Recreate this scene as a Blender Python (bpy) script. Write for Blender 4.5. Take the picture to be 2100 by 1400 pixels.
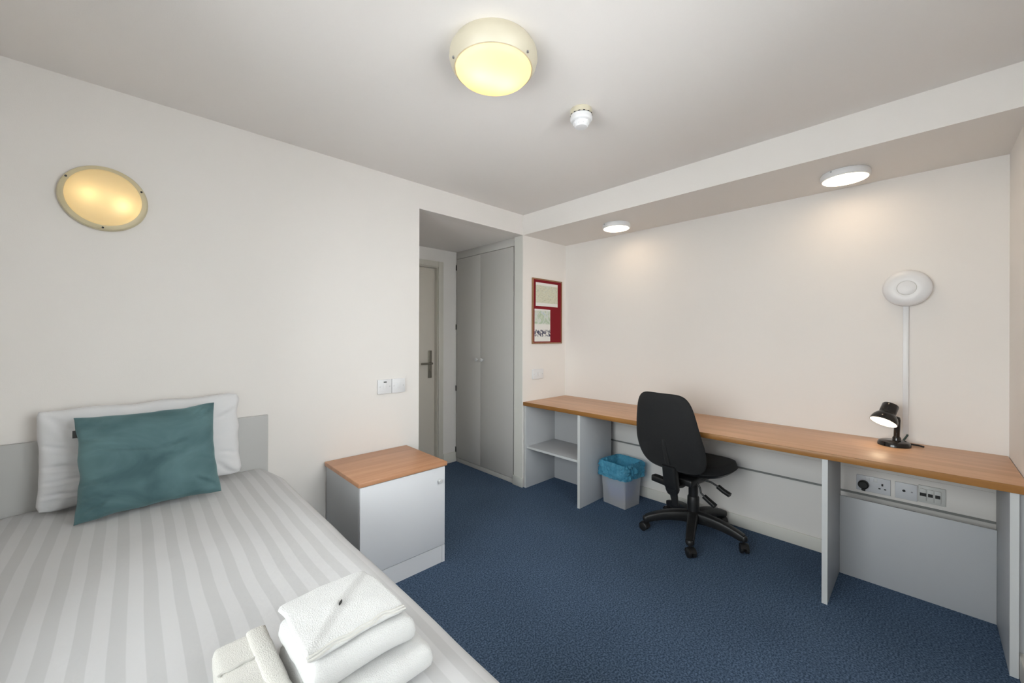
import bpy, bmesh, math, random
from mathutils import Vector, Matrix, noise

for _o in list(bpy.data.objects):
    bpy.data.objects.remove(_o, do_unlink=True)
scene = bpy.context.scene
COL = scene.collection
PI = math.pi
R = math.radians
random.seed(4)

# ------------------------------------------------------------------ camera
# solved from the room's straight edges; metres, x towards the desk wall,
# y towards the headboard wall, z up
FPX, YAW, ROLL = 811.4471, 0.8069, 0.0031
CAM = Vector((-2.4857, -2.4557, 1.3275))
fw = Vector((math.cos(YAW), math.sin(YAW), 0))
rt = Vector((math.sin(YAW), -math.cos(YAW), 0))
up = Vector((0, 0, 1))
c_, s_ = math.cos(ROLL), math.sin(ROLL)
r2 = c_ * rt + s_ * up
u2 = -s_ * rt + c_ * up
camd = bpy.data.cameras.new('camera')
cam = bpy.data.objects.new('camera', camd)
COL.objects.link(cam)
camd.sensor_width = 36.0
camd.lens = FPX / 2100.0 * 36.0
camd.shift_y = -9.49 / 2100.0
camd.clip_start = 0.02
m3 = Matrix((r2, u2, -fw)).transposed().to_4x4()
cam.matrix_world = Matrix.Translation(CAM) @ m3
scene.camera = cam

# ------------------------------------------------------------------ daylight and exposure
SKY_STRENGTH = 12.2
world = bpy.data.worlds.new('overcast_sky')
scene.world = world
world.use_nodes = True
bg = world.node_tree.nodes['Background']
bg.inputs[0].default_value = (0.95, 0.97, 1.0, 1)
bg.inputs[1].default_value = SKY_STRENGTH
# two unseen windows, sized to suit the light, meet near the corner behind the camera: one in the wall y = -2.74, one added in the wall x = -3.05
WIN = (-2.05, -0.95, 0.90, 2.06)          # x0, x1, z0, z1
ADDED_WIN = (-2.66, -0.95, 0.85, 2.04)         # y0, y1, z0, z1


def portal(loc, rot, w_, h_):
    pl = bpy.data.lights.new('window_portal', 'AREA')
    pl.shape = 'RECTANGLE'
    pl.size, pl.size_y = w_, h_
    pl.cycles.is_portal = True
    po = bpy.data.objects.new('window_portal', pl)
    COL.objects.link(po)
    po.location = loc
    po.rotation_euler = rot


portal(((WIN[0] + WIN[1]) / 2, -2.87, (WIN[2] + WIN[3]) / 2), (R(90), 0, 0), WIN[1] - WIN[0], WIN[3] - WIN[2])
portal((-3.18, (ADDED_WIN[0] + ADDED_WIN[1]) / 2, (ADDED_WIN[2] + ADDED_WIN[3]) / 2), (R(90), 0, R(-90)), ADDED_WIN[1] - ADDED_WIN[0], ADDED_WIN[3] - ADDED_WIN[2])
vs = scene.view_settings
vs.view_transform = 'Standard'
vs.look = 'None'
vs.exposure = 0.0
vs.gamma = 1.0
vs.use_curve_mapping = False

# ------------------------------------------------------------------ materials
MATS = {}


def srgb(r, g, b):
    def f(v):
        v /= 255.0
        return v / 12.92 if v <= 0.04045 else ((v + 0.055) / 1.055) ** 2.4
    return (f(r), f(g), f(b), 1.0)


def principled(name):
    m = bpy.data.materials.new(name)
    m.use_nodes = True
    n = m.node_tree.nodes
    return m, n, m.node_tree.links, n['Principled BSDF']


def mat(name, col, rough=0.5, bump=0.0, scale=200.0, metal=0.0, var=0.0, varscale=6.0, coat=0.0,
        sheen=0.0, spec=0.5, detail=2.0, trans=0.0):
    m, n, l, p = principled(name)
    p.inputs['Base Color'].default_value = col
    p.inputs['Roughness'].default_value = rough
    p.inputs['Metallic'].default_value = metal
    p.inputs['Coat Weight'].default_value = coat
    p.inputs['Sheen Weight'].default_value = sheen
    p.inputs['Specular IOR Level'].default_value = spec
    p.inputs['Transmission Weight'].default_value = trans
    tc = n.new('ShaderNodeTexCoord')
    if var:
        t = n.new('ShaderNodeTexNoise')
        t.inputs['Scale'].default_value = varscale
        t.inputs['Detail'].default_value = 3
        l.new(tc.outputs['Object'], t.inputs['Vector'])
        mx = n.new('ShaderNodeMix')
        mx.data_type = 'RGBA'
        mx.inputs[6].default_value = [c * (1 - var) for c in col[:3]] + [1]
        mx.inputs[7].default_value = [min(1, c * (1 + var)) for c in col[:3]] + [1]
        l.new(t.outputs['Fac'], mx.inputs[0])
        l.new(mx.outputs[2], p.inputs['Base Color'])
    if bump:
        t = n.new('ShaderNodeTexNoise')
        t.inputs['Scale'].default_value = scale
        t.inputs['Detail'].default_value = detail
        l.new(tc.outputs['Object'], t.inputs['Vector'])
        b = n.new('ShaderNodeBump')
        b.inputs['Strength'].default_value = bump
        b.inputs['Distance'].default_value = 0.004
        l.new(t.outputs['Fac'], b.inputs['Height'])
        l.new(b.outputs[0], p.inputs['Normal'])
    MATS[name] = m
    return m


def wood(name, c1, c2, axis, rough=0.35, scale=1.0):
    m, n, l, p = principled(name)
    tc = n.new('ShaderNodeTexCoord')
    mp = n.new('ShaderNodeMapping')
    s = [26.0 * scale] * 3
    s['xyz'.index(axis)] = 1.3 * scale
    mp.inputs['Scale'].default_value = s
    l.new(tc.outputs['Object'], mp.inputs[0])
    t = n.new('ShaderNodeTexNoise')
    t.inputs['Scale'].default_value = 1.0
    t.inputs['Detail'].default_value = 5
    t.inputs['Distortion'].default_value = 0.6
    l.new(mp.outputs[0], t.inputs['Vector'])
    mp2 = n.new('ShaderNodeMapping')
    s2 = [240.0] * 3
    s2['xyz'.index(axis)] = 14.0
    mp2.inputs['Scale'].default_value = s2
    l.new(tc.outputs['Object'], mp2.inputs[0])
    t2 = n.new('ShaderNodeTexNoise')
    t2.inputs['Scale'].default_value = 1.0
    l.new(mp2.outputs[0], t2.inputs['Vector'])
    ad = n.new('ShaderNodeMath')
    ad.operation = 'MULTIPLY_ADD'
    ad.inputs[1].default_value = 0.35
    l.new(t2.outputs['Fac'], ad.inputs[0])
    l.new(t.outputs['Fac'], ad.inputs[2])
    cr = n.new('ShaderNodeValToRGB')
    cr.color_ramp.elements[0].position = 0.42
    cr.color_ramp.elements[0].color = c1
    cr.color_ramp.elements[1].position = 0.88
    cr.color_ramp.elements[1].color = c2
    l.new(ad.outputs[0], cr.inputs[0])
    l.new(cr.outputs[0], p.inputs['Base Color'])
    p.inputs['Roughness'].default_value = rough
    MATS[name] = m
    return m


def emit(name, col, strength):
    m = bpy.data.materials.new(name)
    m.use_nodes = True
    n = m.node_tree.nodes
    n.clear()
    e = n.new('ShaderNodeEmission')
    e.inputs[0].default_value = col
    e.inputs[1].default_value = strength
    o = n.new('ShaderNodeOutputMaterial')
    m.node_tree.links.new(e.outputs[0], o.inputs[0])
    MATS[name] = m
    return m


WALLC = (0.835, 0.80, 0.765, 1)
mat('wall_paint', WALLC, 0.75, 0.05, 260, var=0.012, varscale=3)
mat('paving', (0.78, 0.765, 0.765, 1), 0.9, var=.1)  # tone chosen for the daylight it bounces up to the ceiling
mat('ceiling_paint', (0.86, 0.82, 0.79, 1), 0.85, 0.05, 200, var=0.01, varscale=2)
mat('trim_paint', (0.74, 0.72, 0.66, 1), 0.45, 0.02, 60)
mat('pier_trim_paint', (0.74, 0.73, 0.68, 1), 0.5, 0.02, 60)
mat('door_paint', (0.70, 0.65, 0.575, 1), 0.5, 0.02, 60)
mat('frame_paint', (0.66, 0.63, 0.56, 1), 0.5, 0.02, 60)
mat('grey_laminate', (0.50, 0.51, 0.525, 1), 0.45, 0.015, 300)
mat('wardrobe_laminate', (0.54, 0.525, 0.50, 1), 0.5, 0.015, 300)
mat('headboard_laminate', (0.50, 0.50, 0.49, 1), 0.5, 0.015, 300)
mat('cabinet_white', (0.76, 0.765, 0.79, 1), 0.4, 0.01, 300)
mat('white_plastic', (0.78, 0.78, 0.79, 1), 0.35)
mat('grey_plastic', (0.6, 0.6, 0.58, 1), 0.4)
mat('socket_plastic', (0.66, 0.67, 0.70, 1), 0.35)
mat('screw_grey', (0.35, 0.35, 0.36, 1), 0.4, metal=0.6)
mat('cream_plastic', (0.62, 0.57, 0.44, 1), 0.4)
mat('channel_grey', (0.22, 0.22, 0.21, 1), 0.6)  # shade of the gap under the trunking, put into the colour
mat('cream_ring', (0.66, 0.58, 0.38, 1), 0.4)
mat('steel', (0.26, 0.24, 0.20, 1), 0.38, metal=0.8)
mat('knob_grey', (0.62, 0.62, 0.62, 1), 0.4, metal=0.1)
mat('dark', (0.012, 0.012, 0.012, 1), 0.5)
mat('black_plastic', (0.014, 0.014, 0.0145, 1), 0.42, 0.03, 400)
mat('black_gloss', (0.010, 0.008, 0.007, 1), 0.12)
mat('black_fabric', (0.0075, 0.0075, 0.008, 1), 0.9, 0.25, 700, sheen=0.08)
mat('shell_fabric', (0.009, 0.009, 0.0098, 1), 0.85, 0.15, 700, sheen=0.06)
mat('cable_green', (0.05, 0.09, 0.08, 1), 0.5)
mat('white_linen', (0.74, 0.74, 0.75, 1), 0.85, 0.08, 500, sheen=0.1)
mat('towel_white', (0.62, 0.615, 0.605, 1), 0.95, 0.6, 420, sheen=0.3, detail=4)
mat('towel_cream', (0.64, 0.62, 0.575, 1), 0.95, 0.6, 420, sheen=0.3, detail=4)
mat('towel_hem', (0.60, 0.585, 0.55, 1), 0.9, 0.3, 700)
mat('red_felt', (0.21, 0.003, 0.010, 1), 0.95, 0.2, 600)
mat('grey_edge', (0.62, 0.63, 0.63, 1), 0.45)
mat('skirting_grey', (0.60, 0.60, 0.56, 1), 0.5)
wood('beech_y', (0.56, 0.31, 0.165, 1), (0.72, 0.43, 0.26, 1), 'y', 0.38)
wood('beech_x', (0.49, 0.235, 0.12, 1), (0.62, 0.33, 0.185, 1), 'x', 0.38)
wood('beech_lip', (0.28, 0.12, 0.028, 1), (0.38, 0.175, 0.045, 1), 'y', 0.4)
wood('board_frame_wood', (0.26, 0.125, 0.06, 1), (0.36, 0.19, 0.10, 1), 'z', 0.45)

# lit lamps
def opal(name, col):
    """translucent opal cover lit by the bulb behind it"""
    m, n, l, p = principled(name)
    p.inputs['Base Color'].default_value = col
    p.inputs['Roughness'].default_value = 0.25
    tl = n.new('ShaderNodeBsdfTranslucent')
    tl.inputs[0].default_value = col
    mx = n.new('ShaderNodeMixShader')
    mx.inputs[0].default_value = 0.65
    l.new(p.outputs[0], mx.inputs[1])
    l.new(tl.outputs[0], mx.inputs[2])
    l.new(mx.outputs[0], n['Material Output'].inputs[0])
    MATS[name] = m


def bulb(loc, power, radius, col=(1.0, 0.75, 0.40)):
    d = bpy.data.lights.new('lamp_bulb', 'POINT')
    d.energy = power
    d.color = col
    d.shadow_soft_size = radius
    o = bpy.data.objects.new('lamp_bulb', d)
    COL.objects.link(o)
    o.location = loc
    return o


opal('warm_diffuser', (0.92, 0.84, 0.62, 1))
opal('warm_wall_diffuser', (0.92, 0.84, 0.62, 1))
emit('led_diffuser', (1.0, 0.78, 0.54, 1), 12.0)
emit('bulb_glow', (1.0, 0.80, 0.55, 1), 12.0)


def carpet():
    m, n, l, p = principled('navy_carpet')
    tc = n.new('ShaderNodeTexCoord')
    a = n.new('ShaderNodeTexNoise')
    a.inputs['Scale'].default_value = 135
    a.inputs['Detail'].default_value = 4
    l.new(tc.outputs['Object'], a.inputs['Vector'])
    b = n.new('ShaderNodeTexNoise')
    b.inputs['Scale'].default_value = 1.6
    b.inputs['Detail'].default_value = 3
    l.new(tc.outputs['Object'], b.inputs['Vector'])
    cr = n.new('ShaderNodeValToRGB')
    cr.color_ramp.elements[0].position = 0.38
    cr.color_ramp.elements[0].color = (0.046, 0.078, 0.132, 1)
    cr.color_ramp.elements[1].position = 0.66
    cr.color_ramp.elements[1].color = (0.150, 0.225, 0.350, 1)
    l.new(a.outputs['Fac'], cr.inputs[0])
    mx = n.new('ShaderNodeMix')
    mx.data_type = 'RGBA'
    mx.blend_type = 'MULTIPLY'
    mx.inputs[0].default_value = 0.35
    l.new(cr.outputs[0], mx.inputs[6])
    l.new(b.outputs['Fac'], mx.inputs[7])
    l.new(mx.outputs[2], p.inputs['Base Color'])
    p.inputs['Roughness'].default_value = 0.95
    p.inputs['Specular IOR Level'].default_value = 0.1
    bp = n.new('ShaderNodeBump')
    bp.inputs['Strength'].default_value = 0.2
    bp.inputs['Distance'].default_value = 0.006
    l.new(a.outputs['Fac'], bp.inputs['Height'])
    l.new(bp.outputs[0], p.inputs['Normal'])
    MATS['navy_carpet'] = m


def stripe_linen():
    m, n, l, p = principled('stripe_linen')
    uv = n.new('ShaderNodeTexCoord')
    sp = n.new('ShaderNodeSeparateXYZ')
    l.new(uv.outputs['UV'], sp.inputs[0])
    f = n.new('ShaderNodeMath')
    f.operation = 'FRACT'
    l.new(sp.outputs[0], f.inputs[0])
    cr = n.new('ShaderNodeValToRGB')
    e = cr.color_ramp.elements
    e[0].position = 0.0
    e[0].color = (0.615, 0.61, 0.615, 1)
    e[1].position = 0.47
    e[1].color = (0.615, 0.61, 0.615, 1)
    k = e.new(0.50)
    k.color = (0.54, 0.537, 0.54, 1)
    k = e.new(0.97)
    k.color = (0.54, 0.537, 0.54, 1)
    k = e.new(1.0)
    k.color = (0.615, 0.61, 0.615, 1)
    l.new(f.outputs[0], cr.inputs[0])
    l.new(cr.outputs[0], p.inputs['Base Color'])
    p.inputs['Roughness'].default_value = 0.7
    p.inputs['Sheen Weight'].default_value = 0.1
    t = n.new('ShaderNodeTexNoise')
    t.inputs['Scale'].default_value = 14
    t.inputs['Detail'].default_value = 4
    l.new(uv.outputs['Object'], t.inputs['Vector'])
    b = n.new('ShaderNodeBump')
    b.inputs['Strength'].default_value = 0.12
    b.inputs['Distance'].default_value = 0.02
    l.new(t.outputs['Fac'], b.inputs['Height'])
    l.new(b.outputs[0], p.inputs['Normal'])
    MATS['stripe_linen'] = m


def velvet():
    m, n, l, p = principled('teal_velvet')
    tc = n.new('ShaderNodeTexCoord')
    mp = n.new('ShaderNodeMapping')
    mp.inputs['Scale'].default_value = (3.2, 3.2, 5)
    l.new(tc.outputs['Object'], mp.inputs[0])
    t = n.new('ShaderNodeTexNoise')
    t.inputs['Scale'].default_value = 1.4
    t.inputs['Detail'].default_value = 4
    t.inputs['Distortion'].default_value = 0.8
    l.new(mp.outputs[0], t.inputs['Vector'])
    cr = n.new('ShaderNodeValToRGB')
    cr.color_ramp.elements[0].position = 0.3
    cr.color_ramp.elements[0].color = (0.045, 0.105, 0.116, 1)
    cr.color_ramp.elements[1].position = 0.75
    cr.color_ramp.elements[1].color = (0.130, 0.235, 0.250, 1)
    l.new(t.outputs['Fac'], cr.inputs[0])
    l.new(cr.outputs[0], p.inputs['Base Color'])
    p.inputs['Roughness'].default_value = 0.8
    p.inputs['Sheen Weight'].default_value = 0.35
    p.inputs['Sheen Tint'].default_value = (0.55, 0.8, 0.82, 1)
    MATS['teal_velvet'] = m


def film(name, col, alpha, rough, crumple=0):
    """thin plastic film: part see-through, part coloured gloss"""
    m, n, l, p = principled(name)
    p.inputs['Base Color'].default_value = col
    p.inputs['Roughness'].default_value = rough
    p.inputs['Specular IOR Level'].default_value = 0.7
    tl = n.new('ShaderNodeBsdfTranslucent')
    tl.inputs[0].default_value = col
    tr = n.new('ShaderNodeBsdfTransparent')
    tr.inputs[0].default_value = [0.35 + 0.65 * c for c in col[:3]] + [1]
    if crumple:
        tc = n.new('ShaderNodeTexCoord')
        vo = n.new('ShaderNodeTexVoronoi')
        vo.inputs['Scale'].default_value = crumple
        nz = n.new('ShaderNodeTexNoise')
        nz.inputs['Scale'].default_value = crumple * .5
        mxv = n.new('ShaderNodeMix')
        mxv.data_type = 'VECTOR'
        mxv.inputs[0].default_value = .25
        l.new(tc.outputs['Object'], nz.inputs['Vector'])
        l.new(tc.outputs['Object'], mxv.inputs[4])
        l.new(nz.outputs['Color'], mxv.inputs[5])
        l.new(mxv.outputs[1], vo.inputs['Vector'])
        bp = n.new('ShaderNodeBump')
        bp.inputs['Strength'].default_value = 1.0
        bp.inputs['Distance'].default_value = .012
        l.new(vo.outputs['Distance'], bp.inputs['Height'])
        l.new(bp.outputs[0], p.inputs['Normal'])
        l.new(bp.outputs[0], tl.inputs['Normal'])
    m1 = n.new('ShaderNodeMixShader')
    m1.inputs[0].default_value = 0.35
    l.new(p.outputs[0], m1.inputs[1])
    l.new(tl.outputs[0], m1.inputs[2])
    m2 = n.new('ShaderNodeMixShader')
    m2.inputs[0].default_value = alpha
    l.new(tr.outputs[0], m2.inputs[1])
    l.new(m1.outputs[0], m2.inputs[2])
    l.new(m2.outputs[0], n['Material Output'].inputs[0])
    MATS[name] = m


def pane_glass():
    m = bpy.data.materials.new('pane_glass')
    m.use_nodes = True
    n = m.node_tree.nodes
    l = m.node_tree.links
    n.clear()
    tr = n.new('ShaderNodeBsdfTransparent')
    tr.inputs[0].default_value = (0.95, 0.97, 0.96, 1)
    gl = n.new('ShaderNodeBsdfGlossy')
    gl.inputs['Roughness'].default_value = 0.02
    fr = n.new('ShaderNodeFresnel')
    fr.inputs[0].default_value = 1.45
    mx = n.new('ShaderNodeMixShader')
    o = n.new('ShaderNodeOutputMaterial')
    l.new(fr.outputs[0], mx.inputs[0])
    l.new(tr.outputs[0], mx.inputs[1])
    l.new(gl.outputs[0], mx.inputs[2])
    l.new(mx.outputs[0], o.inputs[0])
    MATS['pane_glass'] = m


def printed(name, mode):
    """printed sheets on the notice board: a pale map, and a map over dense dark writing"""
    m, n, l, p = principled(name)
    tc = n.new('ShaderNodeTexCoord')
    sp = n.new('ShaderNodeSeparateXYZ')
    l.new(tc.outputs['UV'], sp.inputs[0])

    def ramp(src, stops):
        cr = n.new('ShaderNodeValToRGB')
        e = cr.color_ramp.elements
        e[0].position, e[0].color = stops[0]
        e[1].position, e[1].color = stops[-1]
        for s in stops[1:-1]:
            k = e.new(s[0])
            k.color = s[1]
        l.new(src, cr.inputs[0])
        return cr.outputs[0]

    def nz(scale, detail=3, dist=0.0, sc=(1, 1, 1)):
        mp = n.new('ShaderNodeMapping')
        mp.inputs['Scale'].default_value = sc
        l.new(tc.outputs['UV'], mp.inputs[0])
        t = n.new('ShaderNodeTexNoise')
        t.inputs['Scale'].default_value = scale
        t.inputs['Detail'].default_value = detail
        t.inputs['Distortion'].default_value = dist
        l.new(mp.outputs[0], t.inputs['Vector'])
        return t.outputs['Fac']

    def mix(f, a, b):
        mx = n.new('ShaderNodeMix')
        mx.data_type = 'RGBA'
        l.new(f, mx.inputs[0])
        for s, k in ((a, 6), (b, 7)):
            if isinstance(s, tuple):
                mx.inputs[k].default_value = s
            else:
                l.new(s, mx.inputs[k])
        return mx.outputs[2]

    W = (0.78, 0.77, 0.74, 1)
    if mode == 'map':
        base = ramp(nz(3.5, 4, 1.2), [(0.3, (0.62, 0.63, 0.50, 1)), (0.5, (0.66, 0.65, 0.52, 1)),
                                      (0.7, (0.60, 0.64, 0.56, 1))])
        lines = ramp(nz(5, 2, 2.5), [(0.0, (0, 0, 0, 1)), (0.47, (0, 0, 0, 1)), (0.5, (0.7, 0.7, 0.7, 1)),
                                     (0.53, (0, 0, 0, 1)), (1.0, (0, 0, 0, 1))])
        col = mix(lines, base, (0.36, 0.37, 0.28, 1))
        mb = ramp(sp.outputs[1], [(0.0, (1, 1, 1, 1)), (0.13, (1, 1, 1, 1)), (0.15, (0, 0, 0, 1)),
                                  (0.88, (0, 0, 0, 1)), (0.9, (1, 1, 1, 1))])
        col = mix(mb, col, W)
    else:
        mp_ = ramp(nz(4, 4, 1.5), [(0.32, (0.50, 0.60, 0.62, 1)), (0.46, (0.66, 0.68, 0.62, 1)),
                                   (0.56, (0.40, 0.52, 0.38, 1)), (0.68, (0.62, 0.66, 0.55, 1))])
        wr = ramp(nz(11, 3, 1.0, (1, 1.2, 1)), [(0.0, (0.05, 0.05, 0.09, 1)), (0.46, (0.06, 0.06, 0.11, 1)),
                                              (0.54, W), (1.0, W)])
        half = ramp(sp.outputs[1], [(0.0, (0, 0, 0, 1)), (0.47, (0, 0, 0, 1)), (0.5, (1, 1, 1, 1))])
        blank = ramp(sp.outputs[1], [(0.0, (1, 1, 1, 1)), (0.14, (1, 1, 1, 1)), (0.17, (0, 0, 0, 1)),
                                     (0.34, (0, 0, 0, 1)), (0.38, (1, 1, 1, 1)), (0.52, (1, 1, 1, 1)),
                                     (0.56, (0, 0, 0, 1)), (0.94, (0, 0, 0, 1)), (0.96, (1, 1, 1, 1))])
        col = mix(blank, mix(half, wr, mp_), W)
    l.new(col, p.inputs['Base Color'])
    p.inputs['Roughness'].default_value = 0.8
    MATS[name] = m


carpet()
stripe_linen()
velvet()
pane_glass()
film('blue_film', (0.20, 0.70, 0.94, 1), 0.50, 0.10, 30)
film('bin_plastic', (0.90, 0.90, 0.90, 1), 0.36, 0.25)
film('inner_film', (0.24, 0.38, 0.92, 1), 0.95, 0.2, 30)
printed('print_map', 'map')
printed('print_notice', 'notice')


# ------------------------------------------------------------------ mesh helpers
class MB:
    def __init__(self):
        self.bm = bmesh.new()

    def merge(self, other, M=None):
        if M is not None:
            bmesh.ops.transform(other, matrix=M, verts=other.verts)
        me = bpy.data.meshes.new('t')
        other.to_mesh(me)
        other.free()
        self.bm.from_mesh(me)
        bpy.data.meshes.remove(me)
        return self

    def box(self, lo, hi, bev=0.0, seg=2, M=None):
        b = bmesh.new()
        bmesh.ops.create_cube(b, size=1.0)
        lo = Vector(lo)
        hi = Vector(hi)
        c = (lo + hi) / 2
        d = hi - lo
        for v in b.verts:
            v.co = Vector((c.x + v.co.x * d.x, c.y + v.co.y * d.y, c.z + v.co.z * d.z))
        if bev > 0:
            bmesh.ops.bevel(b, geom=list(b.edges), offset=min(bev, 0.49 * min(d)), segments=seg, profile=0.5,
                            affect='EDGES', clamp_overlap=True)
        return self.merge(b, M)

    def lathe(self, prof, seg=48, M=None):
        """profile of (radius, height) turned about local z"""
        b = bmesh.new()
        rings = []
        for r, z in prof:
            if r < 1e-6:
                rings.append([b.verts.new((0, 0, z))])
            else:
                rings.append([b.verts.new((r * math.cos(2 * PI * k / seg), r * math.sin(2 * PI * k / seg), z))
                              for k in range(seg)])
        for a, c in zip(rings, rings[1:]):
            for k in range(seg):
                k2 = (k + 1) % seg
                if len(a) == 1 and len(c) == 1:
                    continue
                if len(a) == 1:
                    b.faces.new((a[0], c[k2], c[k]))
                elif len(c) == 1:
                    b.faces.new((a[k], a[k2], c[0]))
                else:
                    b.faces.new((a[k], a[k2], c[k2], c[k]))
        bmesh.ops.recalc_face_normals(b, faces=b.faces)
        return self.merge(b, M)

    def sweep(self, path, sec, ups=None, cap=True):
        """path: points; sec(i, t) -> list of (a, b) section points, a sideways and b up"""
        b = bmesh.new()
        P = [Vector(p) for p in path]
        rings = []
        n = len(P)
        for i, p in enumerate(P):
            t = (P[min(i + 1, n - 1)] - P[max(i - 1, 0)]).normalized()
            u = Vector(ups) if ups is not None else Vector((0, 0, 1))
            if abs(t.dot(u)) > 0.98:
                u = Vector((1, 0, 0))
            side = t.cross(u).normalized()
            u = side.cross(t).normalized()
            rings.append([b.verts.new(p + side * a + u * c) for a, c in sec(i, i / (n - 1))])
        k = len(rings[0])
        for a, c in zip(rings, rings[1:]):
            for j in range(k):
                b.faces.new((a[j], a[(j + 1) % k], c[(j + 1) % k], c[j]))
        if cap:
            b.faces.new(rings[0][::-1])
            b.faces.new(rings[-1])
        bmesh.ops.recalc_face_normals(b, faces=b.faces)
        return self.merge(b)

    def tube(self, path, r, seg=12):
        rr = r if callable(r) else (lambda t: r)
        return self.sweep(path, lambda i, t: [(rr(t) * math.cos(2 * PI * k / seg), rr(t) * math.sin(2 * PI * k / seg))
                                              for k in range(seg)])

    def pad(self, outline, front, back, rings=14, seg=64, bend=None, M=None, pw=2.6):
        """cushion-like pad: outline(theta)->(a,b); thickness front/back fall off to the rim"""
        b = bmesh.new()
        def mk(sign, h):
            out = []
            for i in range(rings + 1):
                rho = i / rings
                if i == 0:
                    out.append([b.verts.new(pos(0, 0, sign * h, 0))])
                else:
                    t = (1 - rho ** pw) ** (1 / pw) if rho < 1 else 0
                    out.append([b.verts.new(pos(*[rho * q for q in outline(2 * PI * k / seg)], sign * h * t, rho))
                                for k in range(seg)])
            return out
        def pos(a, c, h, rho):
            v = Vector((a, c, h))
            return bend(v, rho) if bend else v
        for sign, h in ((1, front), (-1, back)):
            rg = mk(sign, h)
            for a, c in zip(rg, rg[1:]):
                for k in range(seg):
                    k2 = (k + 1) % seg
                    if len(a) == 1:
                        b.faces.new((a[0], c[k], c[k2]))
                    else:
                        b.faces.new((a[k], c[k], c[k2], a[k2]))
        bmesh.ops.remove_doubles(b, verts=b.verts, dist=1e-5)
        bmesh.ops.recalc_face_normals(b, faces=b.faces)
        return self.merge(b, M)

    def build(self, name, material, parent=None, local=False, smooth=None):
        me = bpy.data.meshes.new(name)
        self.bm.to_mesh(me)
        self.bm.free()
        o = bpy.data.objects.new(name, me)
        COL.objects.link(o)
        me.materials.append(MATS[material] if isinstance(material, str) else material)
        if parent is not None:
            root = parent
            while root.parent is not None:
                root = root.parent
            if not local:
                me.transform(root_matrix(root).inverted())
            o.parent = parent
        if smooth is not None:
            for f in me.polygons:
                f.use_smooth = True
            if smooth < 179:
                me.set_sharp_from_angle(angle=R(smooth))
        return o


def rrect(w, h, n=4, p=.42):
    """rounded-rectangle section, centred"""
    pts = []
    for k in range(4 * n):
        a = 2 * PI * k / (4 * n) + PI / 4
        ca, sa = math.cos(a), math.sin(a)
        pts.append((math.copysign(abs(ca) ** p, ca) * w / 2, math.copysign(abs(sa) ** p, sa) * h / 2))
    return pts


def root_matrix(o):
    return Matrix.Translation(o.location) @ o.rotation_euler.to_matrix().to_4x4()


def thing(name, label, cat, loc=(0, 0, 0), rotz=0.0, group=None):
    o = bpy.data.objects.new(name, None)
    COL.objects.link(o)
    o.location = loc
    o.rotation_euler = (0, 0, rotz)
    o.empty_display_size = 0.05
    tag(o, label, cat, group)
    return o


def tag(o, label, cat, group=None):
    o['label'] = label
    o['category'] = cat
    if group:
        o['group'] = group
    return o


def struct(name, mb, material, parent=None, smooth=None):
    o = mb.build(name, material, parent, smooth=smooth)
    o['kind'] = 'structure'
    return o


def bx(name, lo, hi, material, parent=None, bev=0.0):
    return MB().box(lo, hi, bev).build(name, material, parent, smooth=35 if bev else None)


# ------------------------------------------------------------------ the room
H = 2.4
ZS = 2.2254            # soffit of the bulkhead and ceiling of the lobby
XD = 0.597             # desk wall
YR = -2.74             # window wall
XB = -3.05             # wall on the far side of the bed
XO = -1.0366           # left edge of the lobby opening
YC = 1.01              # end wall of the lobby

struct('floor', MB().box((XB - .1, YR - .12, -.06), (XD + .1, YC + .12, 0)), 'navy_carpet')
struct('ground', MB().box((-30, -30, -.40), (30, 30, -.25)), 'paving')  # unseen outdoor slab, added to dim the daylight reaching the ceiling
struct('ceiling', MB().box((XB - .1, YR - .12, H), (XD + .1, .1, H + .06)), 'ceiling_paint')
struct('wall_left', MB().box((XB - .1, 0, 0), (XO, .1, H)).box((XO, 0, ZS), (0, .1, H)).box((0, 0, 0), (XD + .1, .11, H)),
       'wall_paint')
struct('wall_front', MB().box((XD, YR - .12, 0), (XD + .1, 0, H)), 'wall_paint')
w = MB()
w.box((XB - .12, YR - .12, 0), (XB, ADDED_WIN[0], H)).box((XB - .12, ADDED_WIN[1], 0), (XB, 0, H))
w.box((XB - .12, ADDED_WIN[0], 0), (XB, ADDED_WIN[1], ADDED_WIN[2])).box((XB - .12, ADDED_WIN[0], ADDED_WIN[3]), (XB, ADDED_WIN[1], H))
struct('wall_back', w, 'wall_paint')
w = MB()
w.box((XB, YR - .12, 0), (WIN[0], YR, H)).box((WIN[1], YR - .12, 0), (XD, YR, H))
w.box((WIN[0], YR - .12, 0), (WIN[1], YR, WIN[2])).box((WIN[0], YR - .12, WIN[3]), (WIN[1], YR, H))
struct('wall_right', w, 'wall_paint')
struct('ceiling_bulkhead', MB().box((0, YR, ZS), (XD, 0, H)), 'wall_paint')
struct('ceiling_lobby', MB().box((XO - .1, .1, ZS), (XD + .1, YC + .12, H)), 'ceiling_paint')
struct('wall_lobby_left', MB().box((XO - .1, .1, 0), (XO, YC, ZS)), 'wall_paint')
struct('wall_lobby_right', MB().box((XD, .11, 0), (XD + .1, YC, ZS)), 'wall_paint')
DX0, DX1, DZ = -1.005, -0.215, 2.045     # opening of the entrance door
struct('wall_lobby_end', MB().box((XO - .1, YC, 0), (DX0, YC + .12, ZS)).box((DX1, YC, 0), (XD + .1, YC + .12, ZS))
       .box((DX0, YC, DZ), (DX1, YC + .12, ZS)), 'wall_paint')

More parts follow.
